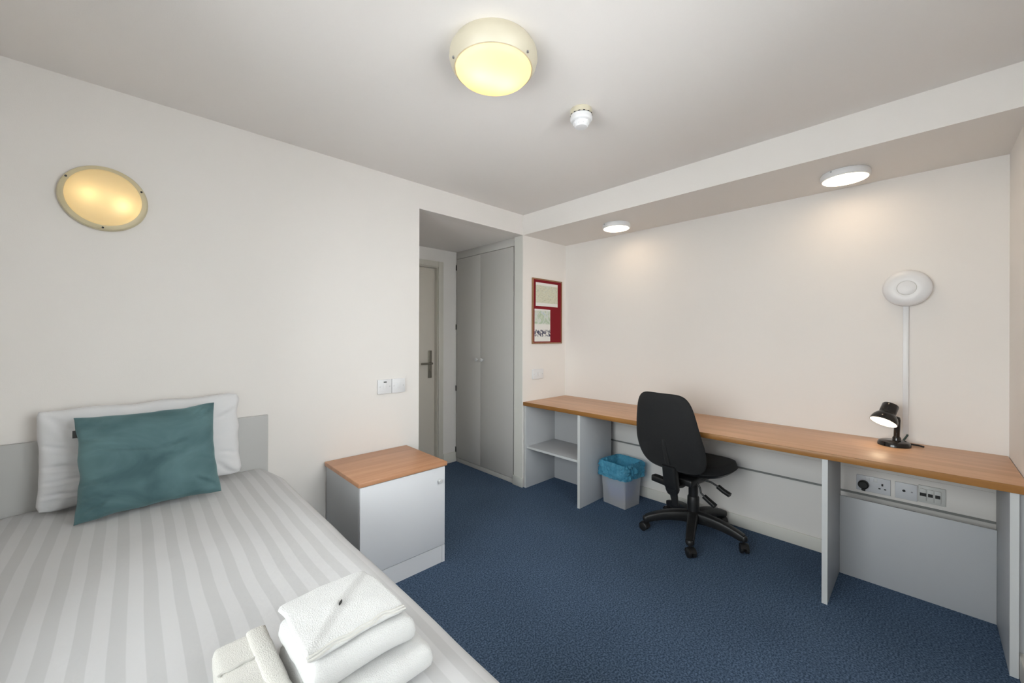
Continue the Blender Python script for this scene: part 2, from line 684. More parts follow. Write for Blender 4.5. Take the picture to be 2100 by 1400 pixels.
# unseen windows behind the camera, placed and sized for the daylight they give (local x along the wall, y out of the room)
def window(name, origin, rotz, wid, z0, z1):
    wn = bpy.data.objects.new(name, None)
    COL.objects.link(wn)
    wn.location = origin
    wn.rotation_euler = (0, 0, rotz)
    wn['kind'] = 'structure'
    xm = wid / 2
    f = MB()
    for lo, hi in (((0, z0), (wid, z0 + .05)), ((0, z1 - .05), (wid, z1)), ((0, z0 + .05), (.05, z1 - .05)),
                   ((wid - .05, z0 + .05), (wid, z1 - .05)), ((xm - .03, z0 + .05), (xm + .03, z1 - .05))):
        f.box((lo[0], .04, lo[1]), (hi[0], .09, hi[1]), .004)
    f.build('window_frame', 'white_plastic', wn, local=True)
    for a, b in ((.05, xm - .03), (xm + .03, wid - .05)):
        MB().box((a, .062, z0 + .05), (b, .068, z1 - .05)).build('window_pane', 'pane_glass', wn, local=True)
    MB().box((0, -.04, z0 - .001), (wid, .04, z0 + .012), .004).build('window_sill', 'trim_paint', wn, local=True)


window('window_1', (WIN[1], YR, 0), PI, WIN[1] - WIN[0], WIN[2], WIN[3])
window('window_2', (XB, ADDED_WIN[0], 0), R(90), ADDED_WIN[1] - ADDED_WIN[0], ADDED_WIN[2], ADDED_WIN[3])  # unseen window added to light the desk wall head-on


# skirting boards: a plain board with an eased top edge
def skirting(name, lo, hi, m='trim_paint'):
    struct(name, MB().box(lo, hi, .004), m, smooth=35)


skirting('baseboard_left', (XB, -.014, 0), (XO, 0, .085))
skirting('baseboard_front', (XD - .013, YR + .02, 0), (XD, -.03, .083))
skirting('baseboard_right', (-2.9, YR, 0), (.043, YR + .027, .09))
skirting('baseboard_back', (XB, YR + .015, 0), (XB + .013, -.015, .085))
skirting('baseboard_lobby_end', (-.152, YC - .013, 0), (-.001, YC, .105))
skirting('baseboard_pier', (-.013, -.008, 0), (0, .116, .085), 'skirting_grey')

# painted return of the pier beside the wardrobe
struct('trim_1', MB().box((-.004, .002, .085), (.0, .104, ZS - .001), .001), 'pier_trim_paint')

# entrance door with lining, architrave and lever handle
d = bpy.data.objects.new('door_1', None)
COL.objects.link(d)
d.location = ((DX0 + DX1) / 2, YC + .05, 0)
d['kind'] = 'structure'
d['label'] = 'grey-beige entrance door with a steel lever handle'
bx('door_slab', (DX0 + .016, YC + .045, .008), (DX1 - .016, YC + .088, DZ - .016), 'door_paint', d, .002)
ln = MB()
ln.box((DX1 - .014, YC + .001, 0), (DX1, YC + .118, DZ - .014)).box((DX0, YC + .001, 0), (DX0 + .014, YC + .118, DZ - .014))
ln.box((DX0, YC + .001, DZ - .014), (DX1, YC + .118, DZ))
ln.build('door_lining', 'frame_paint', d)
ar = MB()
ar.box((DX1 - .006, YC - .016, 0), (DX1 + .052, YC - .001, DZ + .052), .005)
ar.box((XO + .003, YC - .016, 0), (DX0 + .006, YC - .001, DZ + .052), .005)
ar.box((DX0 + .007, YC - .016, DZ - .006), (DX1 - .007, YC - .001, DZ + .052), .005)
ar.build('architrave', 'frame_paint', d, smooth=35)
hx = -.290
hp = MB().box((hx - .021, YC + .035, .905), (hx + .021, YC + .044, 1.185), .008, 3).build('handle_plate', 'steel', d, smooth=35)
lv = MB().tube([(hx, YC + .036, 1.055), (hx, YC + .0, 1.055)], .011)
lv.tube([(hx + .004, YC - .004, 1.055), (hx - .05, YC - .008, 1.055), (hx - .125, YC - .004, 1.055)], .010)
lv.build('lever', 'steel', hp, smooth=40)
MB().lathe([(0, .012), (.012, .012), (.014, .009), (.014, 0)], 20,
           Matrix.Translation((hx, YC + .035, .985)) @ Matrix.Rotation(R(90), 4, 'X')).build('lock_cylinder', 'steel', hp, smooth=40)

# ------------------------------------------------------------------ wardrobe in the lobby
wd = thing('wardrobe', 'tall grey built-in two-door wardrobe in the lobby beside the entrance door', 'wardrobe', (.3, .56, 0))
bx('carcass', (.022, .118, .0), (XD - .004, YC - .004, ZS - .002), 'wardrobe_laminate', wd)
bx('plinth', (.006, .118, 0), (.021, YC - .016, .042), 'wardrobe_laminate', wd, .001)
bx('header', (.006, .118, 2.152), (.021, YC - .004, ZS - .002), 'wardrobe_laminate', wd, .001)
for y0, y1, ky in ((.595, YC - .016, .638), (.127, .591, .554)):
    dr = bx('door', (.001, y0, .048), (.019, y1, 2.146), 'wardrobe_laminate', wd, .0015)
    MB().lathe([(0, .030), (.013, .030), (.018, .025), (.018, .017), (.009, .010), (.009, 0)], 20,
               Matrix.Translation((.001, ky, 1.10)) @ Matrix.Rotation(R(-90), 4, 'Y')).build('knob', 'knob_grey', dr, smooth=40)
for hz in (2.06, 1.43, .78, .13):
    bx('hinge', (-.003, YC - .0135, hz - .028), (.003, YC - .006, hz + .028), 'dark', wd)

# ------------------------------------------------------------------ desk run
wt = thing('desk_worktop', 'long beech-effect desk worktop with a darker front lip along the cream wall', 'worktop', (.3, YR / 2, .722))
bx('top', (.009, YR + .003, .7225), (XD - .002, -.003, .754), 'beech_y', wt, .001)
MB().box((0, YR + .003, .7225), (.0085, -.003, .7545), .003).build('front_lip', 'beech_lip', wt, smooth=35)

T = .020
su = thing('open_shelf_unit', 'grey open desk-end unit with one shelf against the board wall', 'shelf unit', (.2, -.31, 0))
bx('side_panel', (.012, -.031, 0), (.45, -.011, .7215), 'grey_laminate', su, .001)
bx('side_panel', (.012, -.612, 0), (.452, -.590, .7215), 'grey_laminate', su, .001)
bx('edge_strip', (.010, -.6125, 0), (.0118, -.5895, .7213), 'grey_edge', su)
bx('edge_strip', (.010, -.0315, 0), (.0118, -.0105, .7213), 'grey_edge', su)
sh = bx('shelf', (.022, -.5895, .348), (.398, -.0315, .366), 'grey_laminate', su, .001)
bx('edge_strip', (.0205, -.5895, .348), (.0218, -.0315, .366), 'grey_edge', sh)
bx('back_panel', (.40, -.5895, 0), (.412, -.0315, .7215), 'grey_laminate', su)

ds = thing('desk_pedestal', 'pair of grey desk leg panels with a low back board below the sockets', 'desk base', (.2, -2.4, 0))
bx('leg_panel', (.012, -2.122, 0), (.45, -2.100, .7215), 'grey_laminate', ds, .001)
bx('edge_strip', (.010, -2.1225, 0), (.0118, -2.0995, .7213), 'grey_edge', ds)
bx('leg_panel', (.012, -2.711, 0), (.45, -2.689, .7215), 'grey_laminate', ds, .001)
bx('edge_strip', (.010, -2.7115, 0), (.0118, -2.6885, .7213), 'grey_edge', ds)
bx('filler_strip', (.045, YR + .001, 0), (.060, -2.7118, .7215), 'grey_laminate', ds)
bx('back_board', (.408, -2.6885, 0), (.420, -2.1225, .437), 'grey_laminate', ds, .001)

tk = thing('cable_trunking', 'long grey-white dado cable trunking on the wall under the worktop', 'trunking', (.575, -1.4, .43))
bx('trunking_body', (.556, YR + .003, .432), (XD - .002, -.45, .590), 'wall_paint', tk, .003)
bx('trunking_lid', (.551, YR + .004, .448), (.5555, -.452, .574), 'wall_paint', tk, .002)
bx('bottom_channel', (.560, YR + .004, .419), (XD - .002, -.452, .4318), 'channel_grey', tk)  # dark strip standing in for the shaded gap below the trunking


def face_plate(t, y0, y1, z0, z1, x=.551, th=.009, m='socket_plastic'):
    return bx('face_plate', (x - th, min(y0, y1), z0), (x - .0002, max(y0, y1), z1), m, t, .003)


SX = .542
ps = thing('double_power_socket', 'white double power socket on the trunking with a black plug in one side', 'socket', (SX, -2.25, .45))
face_plate(ps, -2.182, -2.326, .452, .540)
for sy in (-2.232, -2.264):
    bx('rocker', (SX - .003, sy - .008, .514), (SX + .0005, sy + .008, .532), 'white_plastic', ps, .001)
for cy in (-2.292,):
    h = MB()
    h.box((SX - .0008, cy - .004, .498), (SX + .001, cy + .004, .511))
    h.box((SX - .0008, cy - .016, .479), (SX + .001, cy - .007, .485)).box((SX - .0008, cy + .007, .479), (SX + .001, cy + .016, .485))
    h.build('pin_hole', 'dark', ps)
pg = thing('plug', 'chunky black mains plug pushed into the double socket', 'plug', (SX, -2.215, .49))
MB().lathe([(0, .032), (.018, .032), (.023, .027), (.024, .012), (.022, 0), (0, 0)], 28,
           Matrix.Translation((SX - .0012, -2.214, .492)) @ Matrix.Rotation(R(-90), 4, 'Y')).build('plug_body', 'dark', pg, smooth=40)
bx('cable_grip', (SX - .026, -2.222, .458), (SX - .004, -2.206, .472), 'dark', pg, .003)
fs = thing('blank_outlet', 'white outlet plate with one small dark port between socket and data outlet', 'outlet', (SX, -2.385, .45))
face_plate(fs, -2.343, -2.429, .452, .540)
MB().lathe([(0, .002), (.0065, .002), (.0065, 0)], 16, Matrix.Translation((SX, -2.378, .498)) @ Matrix.Rotation(R(-90), 4, 'Y')).build('port', 'dark', fs)
bx('screw_cap', (SX - .001, -2.412, .495), (SX + .001, -2.405, .500), 'screw_grey', fs)
da = thing('data_outlet', 'greyish network data outlet with three dark jacks beside the outlet plates', 'outlet', (SX, -2.48, .45))
face_plate(da, -2.4325, -2.532, .456, .546, m='grey_plastic')
for jy, w_ in ((-2.450, .012), (-2.477, .009), (-2.503, .009)):
    j = bx('jack', (SX - .006, jy - .012, .468), (SX + .0005, jy + .012, .530), 'grey_plastic', da, .001)
    bx('jack_opening', (SX - .0068, jy - w_, .492), (SX - .0055, jy + w_, .509), 'dark', j)

# ------------------------------------------------------------------ desk lamp
LB = Vector((.455, -2.342, .7545))
dl = thing('desk_lamp', 'small glossy black desk lamp, lit, on a round base', 'lamp', LB)
MB().lathe([(0, .026), (.052, .026), (.061, .022), (.066, .012), (.067, 0), (0, 0)], 48, Matrix.Translation(LB)).build('base', 'black_gloss', dl, smooth=35)
axis = Vector((-.48, .26, -.84)).normalized()
oc = LB + Vector((-.048, .040, .124))            # centre of the shade mouth
q = Vector((0, 0, 1)).rotation_difference(-axis)
LM = Matrix.Translation(oc) @ q.to_matrix().to_4x4()   # local +z runs from the mouth to the cap
st = LB + Vector((.004, -.010, 0))
neck = oc - axis * .062
path = [st + Vector((0, 0, .02)), st + Vector((0, 0, .06)), st + Vector((0, -.002, .112)), st + Vector((-.004, -.002, .145)),
        st.lerp(neck, .35) + Vector((0, 0, .075)), neck - axis * -.004]
pp = []
for i in range(len(path) - 1):
    p0, p1, p2, p3 = path[max(i - 1, 0)], path[i], path[i + 1], path[min(i + 2, len(path) - 1)]
    for k in range(6):
        t = k / 6
        pp.append(.5 * ((2 * p1) + (p2 - p0) * t + (2 * p0 - 5 * p1 + 4 * p2 - p3) * t * t + (3 * p1 - p0 - 3 * p2 + p3) * t ** 3))
pp.append(path[-1])
MB().tube(pp, .0125, 16).build('stem', 'black_gloss', dl, smooth=60)
MB().lathe([(.014, .0), (.0175, .0), (.0175, .02), (.0135, .027)], 20, Matrix.Translation(st + Vector((0, 0, .021)))).build('stem_collar', 'black_gloss', dl, smooth=40)
K = .86
def sc(pr):
    return [(r_ * K, z_ * K) for r_, z_ in pr]
shd = MB().lathe(sc([(.066, 0), (.067, .002), (.065, .020), (.058, .040), (.046, .056), (.041, .060), (.041, .063), (.0395, .066),
                     (.0405, .070), (.0405, .118), (.036, .125), (0, .1265)]), 48, LM)
shd = shd.build('shade', 'black_gloss', dl, smooth=40)
MB().lathe(sc([(.0645, .001), (.062, .020), (.055, .038), (.043, .052), (0, .056)]), 40, LM).build('reflector', 'white_plastic', shd, smooth=60)
MB().lathe(sc([(0, -.012), (.012, -.010), (.024, .001), (.029, .014), (.029, .022), (.018, .040), (.012, .048)]), 24, LM).build('bulb', 'bulb_glow', dl, smooth=60)
lc = thing('lamp_cable', 'short dark cable running from the lamp base up to the wall trunking', 'cable', (.52, -2.40, .7545))
MB().tube([(.535, -2.372, .7605), (.560, -2.372, .762), (.578, -2.378, .772), (.585, -2.388, .79), (.586, -2.391, .799)], .0045, 10).build('cord', 'cable_green', lc, smooth=60)
MB().tube([(.524, -2.402, .7595), (.520, -2.432, .7595), (.500, -2.452, .7595)], .0045, 8).build('cord', 'dark', lc, smooth=60)

mt = tag(bx('mini_trunking', (XD - .0125, -2.394, .80), (XD - .0005, -2.371, 1.512), 'white_plastic', None, .002),
         'thin white vertical mini trunking up the wall behind the desk lamp', 'trunking')
wdc = thing('wall_disc', 'round white disc-shaped unit on the desk wall above the mini trunking', 'wall unit', (XD, -2.388, 1.6))
RM = Matrix.Translation((XD - .0005, -2.386, 1.600)) @ Matrix.Rotation(R(-90), 4, 'Y')
MB().lathe([(.060, 0), (.085, .006), (.098, .020), (.098, .032), (.090, .045), (.070, .053), (.040, .0565), (.038, .0555), (.036, .0565), (0, .057)],
           64, RM).build('housing', 'white_plastic', wdc, smooth=50)
MB().lathe([(.0365, .0555), (.038, .0573), (.040, .0555)], 48, RM).build('centre_ring', 'grey_plastic', wdc, smooth=60)
bx('indicator', (XD - .0585, -2.391, 1.596), (XD - .057, -2.384, 1.603), 'white_plastic', wdc)

# ------------------------------------------------------------------ notice board and wall plates
nb = thing('notice_board', 'tall wood-framed red felt notice board on the short wall above the worktop', 'notice board', (.32, 0, 1.26))
bx('felt', (.122, -.010, 1.277), (.514, -.001, 1.851), 'red_felt', nb)
fr = .012
bx('frame_rail', (.110, -.016, 1.265), (.526, -.001, 1.277), 'board_frame_wood', nb, .002)
bx('frame_rail', (.110, -.016, 1.851), (.526, -.001, 1.863), 'board_frame_wood', nb, .002)
bx('frame_rail', (.110, -.016, 1.2772), (.122, -.001, 1.8508), 'board_frame_wood', nb, .002)
bx('frame_rail', (.514, -.016, 1.2772), (.526, -.001, 1.8508), 'board_frame_wood', nb, .002)


def sheet(name, x0, x1, z0, z1, m, label):
    b = bmesh.new()
    y = -.0118
    vs_ = [b.verts.new((x0 + (x1 - x0) * i / 6, y - .0006 * math.sin(i * 1.1) - .0006, z0 + (z1 - z0) * j)) for j in (0, 1) for i in range(7)]
    uvl = b.loops.layers.uv.new('UVMap')
    for i in range(6):
        fc = b.faces.new((vs_[i], vs_[i + 1], vs_[i + 8], vs_[i + 7]))
        for lp, (u, v) in zip(fc.loops, ((i / 6, 0), ((i + 1) / 6, 0), ((i + 1) / 6, 1), (i / 6, 1))):
            lp[uvl].uv = (u, v)
    s = MB()
    s.bm.free()
    s.bm = b
    o = s.build(name, m)
    o.modifiers.new('paper', 'SOLIDIFY').thickness = .0004
    return tag(o, label, 'paper')


sheet('paper', .152, .460, 1.611, 1.826, 'print_map', 'pale landscape map sheet pinned at the top of the red board')
sheet('paper', .136, .353, 1.286, 1.583, 'print_notice', 'upright sheet with a green map above dark writing on the red board')


def wall_plate(name, label, x0, x1, z0, z1, depth, gangs, slot=False):
    t = thing(name, label, 'switch', ((x0 + x1) / 2, 0, z0))
    bx('back_box', (x0 + .002, -depth + .006, z0 + .002), (x1 - .002, -.0005, z1 - .002), 'white_plastic', t, .002)
    bx('face_plate', (x0, -depth, z0), (x1, -depth + .006, z1), 'white_plastic', t, .0025)
    zc = (z0 + z1) / 2
    xc = (x0 + x1) / 2
    for g in range(gangs):
        gx = xc + (g - (gangs - 1) / 2) * .03
        bx('rocker', (gx - .010, -depth - .003, zc - .018), (gx + .010, -depth + .001, zc + .018), 'white_plastic', t, .0015)
    for sx in (x0 + .014, x1 - .014):
        MB().lathe([(0, .0012), (.0035, .001), (.004, 0)], 12,
                   Matrix.Translation((sx, -depth, zc)) @ Matrix.Rotation(R(90), 4, 'X')).build('screw', 'knob_grey', t)
    if slot:
        bx('indicator_slot', (xc - .009, -depth - .0014, zc + .026), (xc + .011, -depth + .001, zc + .033), 'dark', t)
    return t


wall_plate('light_switch', 'white two-gang switch plate on the short wall below the notice board', .116, .256, .945, 1.035, .016, 2)
wall_plate('light_switch', 'white switch plate with a small black slot beside the lobby opening', -1.345, -1.2492, .953, 1.047, .018, 1, True)
wall_plate('light_switch', 'plain white switch plate without a slot, nearest the lobby opening', -1.2472, -1.151, .953, 1.047, .018, 1)

# ------------------------------------------------------------------ lamps of the room
cl = thing('ceiling_lamp', 'large lit round cream bulkhead lamp on the ceiling', 'lamp', (-1.515, -1.338, H))
CM = Matrix.Translation((-1.515, -1.338, H - .0005)) @ Matrix.Rotation(PI, 4, 'X')
MB().lathe([(.130, 0), (.150, 0), (.162, .020), (.164, .040), (.158, .062), (.147, .078), (.141, .078)], 72, CM).build('housing_ring', 'cream_plastic', cl, smooth=40)
MB().lathe([(.141, .072), (.1395, .083), (.128, .096), (.100, .108), (.060, .115), (0, .118)], 72, CM).build('diffuser', 'warm_diffuser', cl, smooth=60)
for k in (-1, 1):
    bulb(CM @ Vector((.045 * k, .015 * k, .055)), .36, .022)
for a in (80, 200, 320):
    p = CM @ Vector((.154 * math.cos(R(a)), .154 * math.sin(R(a)), .070))
    MB().lathe([(0, .0), (.004, .0), (.004, .006), (0, .006)], 10, Matrix.Translation(p - Vector((0, 0, .005)))).build('screw', 'screw_grey', cl)

wl = thing('wall_lamp', 'lit round cream bulkhead lamp on the wall above the bed', 'lamp', (-2.575, 0, 1.912))
WM = Matrix.Translation((-2.575, -.0005, 1.915)) @ Matrix.Rotation(R(90), 4, 'X')
MB().lathe([(.120, 0), (.136, 0), (.138, .012), (.133, .026), (.121, .032), (.117, .032)], 72, WM).build('housing_ring', 'cream_ring', wl, smooth=40)
MB().lathe([(.117, .026), (.116, .036), (.104, .048), (.075, .060), (.040, .066), (0, .068)], 72, WM).build('diffuser', 'warm_wall_diffuser', wl, smooth=60)
for bxx, bzz in ((-.040, .0), (.052, -.022)):
    bulb(WM @ Vector((bxx, bzz, .030)), .085, .020)
for a in (150, 25, 268):
    p = WM @ Vector((.127 * math.cos(R(a)), .127 * math.sin(R(a)), .030))
    MB().lathe([(0, .003), (.004, .003), (.004, 0)], 10, Matrix.Translation(p) @ Matrix.Rotation(R(90), 4, 'X')).build('screw', 'dark', wl)

for (lx, ly, lab) in ((.293, -.752, 'lit slim white round downlight under the bulkhead near the notice board'),
                      (.315, -2.152, 'lit slim white round downlight under the bulkhead above the desk lamp')):
    t = thing('soffit_light', lab, 'lamp', (lx, ly, ZS), group='round downlights under the bulkhead')
    M_ = Matrix.Translation((lx, ly, ZS - .0005)) @ Matrix.Rotation(PI, 4, 'X')
    MB().lathe([(.085, 0), (.104, 0), (.107, .006), (.107, .030), (.103, .035), (.098, .035)], 64, M_).build('housing_ring', 'white_plastic', t, smooth=40)
    MB().lathe([(.098, .031), (.096, .0365), (.06, .039), (0, .040)], 64, M_).build('diffuser', 'led_diffuser', t, smooth=60)
    MB().lathe([(0, .003), (.004, .003), (.004, 0)], 10, Matrix.Translation((lx - .096, ly + .048, ZS - .008)) @ Matrix.Rotation(R(-90), 4, 'Y')).build('screw', 'screw_grey', t)

sd = thing('smoke_detector', 'white smoke detector with a yellowed base on the ceiling', 'smoke detector', (-.955, -1.327, H))
SM = Matrix.Translation((-.958, -1.329, H - .0005)) @ Matrix.Rotation(PI, 4, 'X')
MB().lathe([(.04, 0), (.050, 0), (.051, .004), (.051, .024), (.049, .026)], 40, SM).build('base', 'cream_plastic', sd, smooth=40)
hd = MB().lathe([(.046, .026), (.0505, .029), (.0515, .046), (.046, .054), (.036, .057), (.033, .074), (.027, .081), (.015, .083), (0, .083)], 40, SM).build('head', 'white_plastic', sd, smooth=35)
for k in range(14):
    a = 2 * PI * k / 14
    MB().box((-.005, -.001, -.0016), (.005, .001, .0016), M=SM @ Matrix.Rotation(a, 4, 'Z') @ Matrix.Translation((.0508, 0, .0265)) @ Matrix.Rotation(R(90), 4, 'Z')).build('vent_slot', 'dark', sd)
for k in range(10):
    a = 2 * PI * (k + .5) / 10
    MB().box((-.0015, -.003, 0), (.004, .003, .017), .001, M=SM @ Matrix.Rotation(a, 4, 'Z') @ Matrix.Translation((.0335, 0, .056))).build('fin', 'white_plastic', hd)

# ------------------------------------------------------------------ bedside cabinet
bc = thing('bedside_cabinet', 'low grey-white bedside cabinet with a beech top between bed and lobby', 'cabinet', (-1.405, -.26, 0))
BX0, BX1, BY0, BY1 = -1.660, -1.150, -.492, -.016
MB().box((BX0, BY0 + .018, .0), (BX0 + .018, BY1, .566)).box((BX1 - .018, BY0 + .018, 0), (BX1, BY1, .566)) \
    .box((BX0 + .018, BY1 - .012, 0), (BX1 - .018, BY1, .566)).box((BX0 + .018, BY0 + .02, .100), (BX1 - .018, BY1 - .012, .118)) \
    .build('carcass', 'grey_laminate', bc)
MB().box((BX0 - .010, BY0 - .008, .5665), (BX1 + .010, BY1 + .002, .590), .002).build('top', 'beech_x', bc, smooth=35)
dr = bx('door', (BX0 + .001, BY0, .103), (BX1 - .001, BY0 + .017, .562), 'cabinet_white', bc, .0015)
MB().lathe([(0, .024), (.010, .024), (.013, .021), (.013, .016), (.006, .010), (.006, 0)], 24,
           Matrix.Translation((-1.193, BY0, .487)) @ Matrix.Rotation(R(90), 4, 'X')).build('knob', 'knob_grey', dr, smooth=40)
bx('plinth', (BX0 + .019, BY0 + .004, 0), (BX1 - .019, BY0 + .017, .0985), 'cabinet_white', bc)
bx('edge_strip', (BX1 - .018, BY0 + .002, 0), (BX1, BY0 + .017, .0985), 'cabinet_white', bc)

# ------------------------------------------------------------------ bed
BCX = -2.43
bd = thing('bed', 'single bed with a flat grey headboard against the cream wall', 'bed', (BCX, -1.0, 0))
MB().box((BCX - .468, -.020, .25), (BCX + .469, -.001 - .0005, .906), .002).build('headboard', 'headboard_laminate', bd, smooth=35)
MB().box((BCX - .45, -1.96, .12), (BCX + .45, -.03, .33), .01).build('divan_base', 'headboard_laminate', bd, smooth=35)
for sx in (-.40, .40):
    for sy in (-.12, -1.88):
        MB().lathe([(0, 0), (.022, 0), (.026, .12), (0, .12)], 16, Matrix.Translation((BCX + sx, sy, 0))).build('leg', 'dark', bd, smooth=40)
MB().box((BCX - .455, -1.965, .331), (BCX + .455, -.026, .585), .05, 4).build('mattress', 'white_linen', bd, smooth=60)


def duvet():
    b = bmesh.new()
    uvl = b.loops.layers.uv.new('UVMap')
    hw, rr, zt, zb = .525, .09, .628, .24
    # cross profile by arc length
    def side(s):
        """s measured from the bed centre line outward -> (dx, drop)"""
        flat = hw - rr
        if s < flat:
            return s, 0.0
        a = (s - flat) / rr
        if a < PI / 2:
            return flat + rr * math.sin(a), rr * (1 - math.cos(a))
        return hw + .010 * math.sin((s - flat - rr * PI / 2) * 9), rr + (s - flat - rr * PI / 2)
    smax = (hw - rr) + rr * PI / 2 + (zt - rr - zb)
    ns, ny = 130, 150
    L0, L1 = -.0235, -1.93
    lmax = (L0 - L1) + rr * PI / 2 + (zt - rr - zb)
    vv = []
    for j in range(ny + 1):
        tl = lmax * j / ny
        flat = (L0 - L1)
        if tl < flat:
            y, dropy = L0 - tl, 0
        else:
            a = (tl - flat) / rr
            if a < PI / 2:
                y, dropy = L1 - rr * math.sin(a), rr * (1 - math.cos(a))
            else:
                y, dropy = L1 - rr, rr + (tl - flat - rr * PI / 2)
        row = []
        for i in range(ns + 1):
            s = -smax + 2 * smax * i / ns
            dx, drop = side(abs(s))
            dx = math.copysign(dx, s)
            x = BCX + dx
            e = max(0, 1 - (dx / hw) ** 2)
            z = zt + .020 * e * min(1, tl / .3 + .4) - drop - dropy
            # soft lumps and long shallow folds of the quilt
            lump = noise.noise(Vector((x * 2.3, y * 1.5, 3.1))) * .010 + noise.noise(Vector((x * 6, y * 3.5, 7.7))) * .005 \
                + noise.noise(Vector((x * 14, y * 8, 1.7))) * .0016
            f_ = 1 if drop < rr else max(0, 1 - (drop - rr) * 3)
            z += lump * f_
            if drop > rr * .5:
                x += math.copysign(.004 * noise.noise(Vector((y * 7, z * 2, 5))), s) - math.copysign(.0, s)
            if y > -.20 and abs(dx) > .40:          # the corner sinks a little beside the headboard
                k = min(1, (y + .20) / .18) * min(1, (abs(dx) - .40) / .12)
                z -= .016 * k
                x -= math.copysign(.03 * k, s)
            row.append((b.verts.new((x, y, max(z, .2))), s, tl))
        vv.append(row)
    for j in range(ny):
        for i in range(ns):
            q = (vv[j][i], vv[j][i + 1], vv[j + 1][i + 1], vv[j + 1][i])
            fc = b.faces.new([t[0] for t in q])
            for lp, t in zip(fc.loops, q):
                wob = .0045 * noise.noise(Vector((t[1] * 5, t[2] * 4, 9.1)))
                lp[uvl].uv = ((t[1] + wob + .004) / .0585 + 20, t[2])
    bmesh.ops.recalc_face_normals(b, faces=b.faces)
    m = MB()
    m.bm.free()
    m.bm = b
    o = m.build('duvet', 'stripe_linen', smooth=180)
    s = o.modifiers.new('quilt', 'SOLIDIFY')
    s.thickness = .018
    s.offset = -1
    return tag(o, 'white satin-striped duvet covering the single bed', 'duvet')


dv = duvet()


def crease(u, v, lines):
    """sum of thin valleys along line segments given as (u0, v0, u1, v1, depth, width)"""
    d = 0.0
    for (u0, v0, u1, v1, dep, wid) in lines:
        du, dv_ = u1 - u0, v1 - v0
        L2 = du * du + dv_ * dv_
        t = max(0, min(1, ((u - u0) * du + (v - v0) * dv_) / L2))
        px, py = u - u0 - t * du, v - v0 - t * dv_
        # the valley wavers and fades out along its length
        sgn = (px * dv_ - py * du) / math.sqrt(L2) + .03 * noise.noise(Vector((t * 4, u0 * 7, v0 * 7)))
        far = max(0, math.hypot(px, py) - abs(sgn))
        d += 1.5 * dep * (1 - t) ** .8 * math.exp(-far * far / .002) * (math.exp(-(sgn / wid) ** 2) - .45 * math.exp(-((sgn - 1.8 * wid) / wid) ** 2))
    return d


def pillow(name, W, Hh, T_, M, m, n=72, wr=.006, seed=0, pinch=.06, par=None, lines=(), rnd=.03, hp=.5):
    """stuffed cover: flat seam all round, soft corners, creases"""
    b = bmesh.new()
    top, bot = {}, {}
    for i in range(n + 1):
        for j in range(n + 1):
            u, v = -1 + 2 * i / n, -1 + 2 * j / n
            a = (1 - pinch * (1 - v * v) * abs(u) ** 3)
            c = (1 - pinch * (1 - u * u) * abs(v) ** 3)
            h = max((1 - abs(u) ** 2.8) * (1 - abs(v) ** 2.8), 0) ** hp
            cr_ = max(0, abs(u) - .86) * max(0, abs(v) - .86) / .0196
            a *= 1 - rnd * cr_
            c *= 1 - rnd * cr_
            x, z = u * W / 2 * a, v * Hh / 2 * c
            edge = min(1, 5 * (1 - max(abs(u), abs(v))))
            nz_ = noise.noise(Vector((u * 1.6 + seed, v * 2.6, seed))) * wr + noise.noise(Vector((u * 4 + seed, v * 6, 5 + seed))) * wr * .35
            nz_ += crease(u, v, lines)
            x += .007 * noise.noise(Vector((v * 3, seed, 4 + (u > 0)))) * abs(u) ** 3
            z += .007 * noise.noise(Vector((u * 3, seed, 8 + (v > 0)))) * abs(v) ** 3
            top[i, j] = b.verts.new((x, -T_ / 2 * h + nz_ * edge - .002, z))
            bot[i, j] = b.verts.new((x, T_ / 2 * h + .002, z))
    for i in range(n):
        for j in range(n):
            b.faces.new((top[i, j], top[i + 1, j], top[i + 1, j + 1], top[i, j + 1]))
            b.faces.new((bot[i, j], bot[i, j + 1], bot[i + 1, j + 1], bot[i + 1, j]))
    for k in range(n):
        for (p, q_) in (((k, 0), (k + 1, 0)), ((n, k), (n, k + 1)), ((n - k, n), (n - k - 1, n)), ((0, n - k), (0, n - k - 1))):
            b.faces.new((top[q_], top[p], bot[p], bot[q_]))
    bmesh.ops.recalc_face_normals(b, faces=b.faces)
    mm = MB()
    mm.bm.free()
    mm.bm = b
    bmesh.ops.transform(b, matrix=M, verts=b.verts)
    return mm.build(name, m, par, smooth=180)


PILLOW_LINES = [(-1, .30, -.55, .10, .012, .035), (-1, -.10, -.45, -.22, .014, .04), (-.98, -.42, -.30, -.40, .010, .03),
                (-1, -.66, -.35, -.72, .012, .035), (-.9, .85, -.6, .3, .010, .05), (-.2, -.02, -.75, -.10, .010, .022),
                (1, .62, .7, .35, .010, .05), (1, -.5, .72, -.35, .008, .04), (.9, -.95, .6, -.55, .010, .05), (-.95, -.95, -.7, -.5, .012, .05)]
PW = pillow('pillow', .655, .39, .125, Matrix.Translation((-2.428, -.108, .848)) @ Matrix.Rotation(R(-7), 4, 'X') @ Matrix.Rotation(R(-1), 4, 'Y'),
            'white_linen', wr=.010, seed=3, pinch=.03, lines=PILLOW_LINES, rnd=.03, hp=.48)
tag(PW, 'plain white pillow propped against the headboard behind the teal cushion', 'pillow')

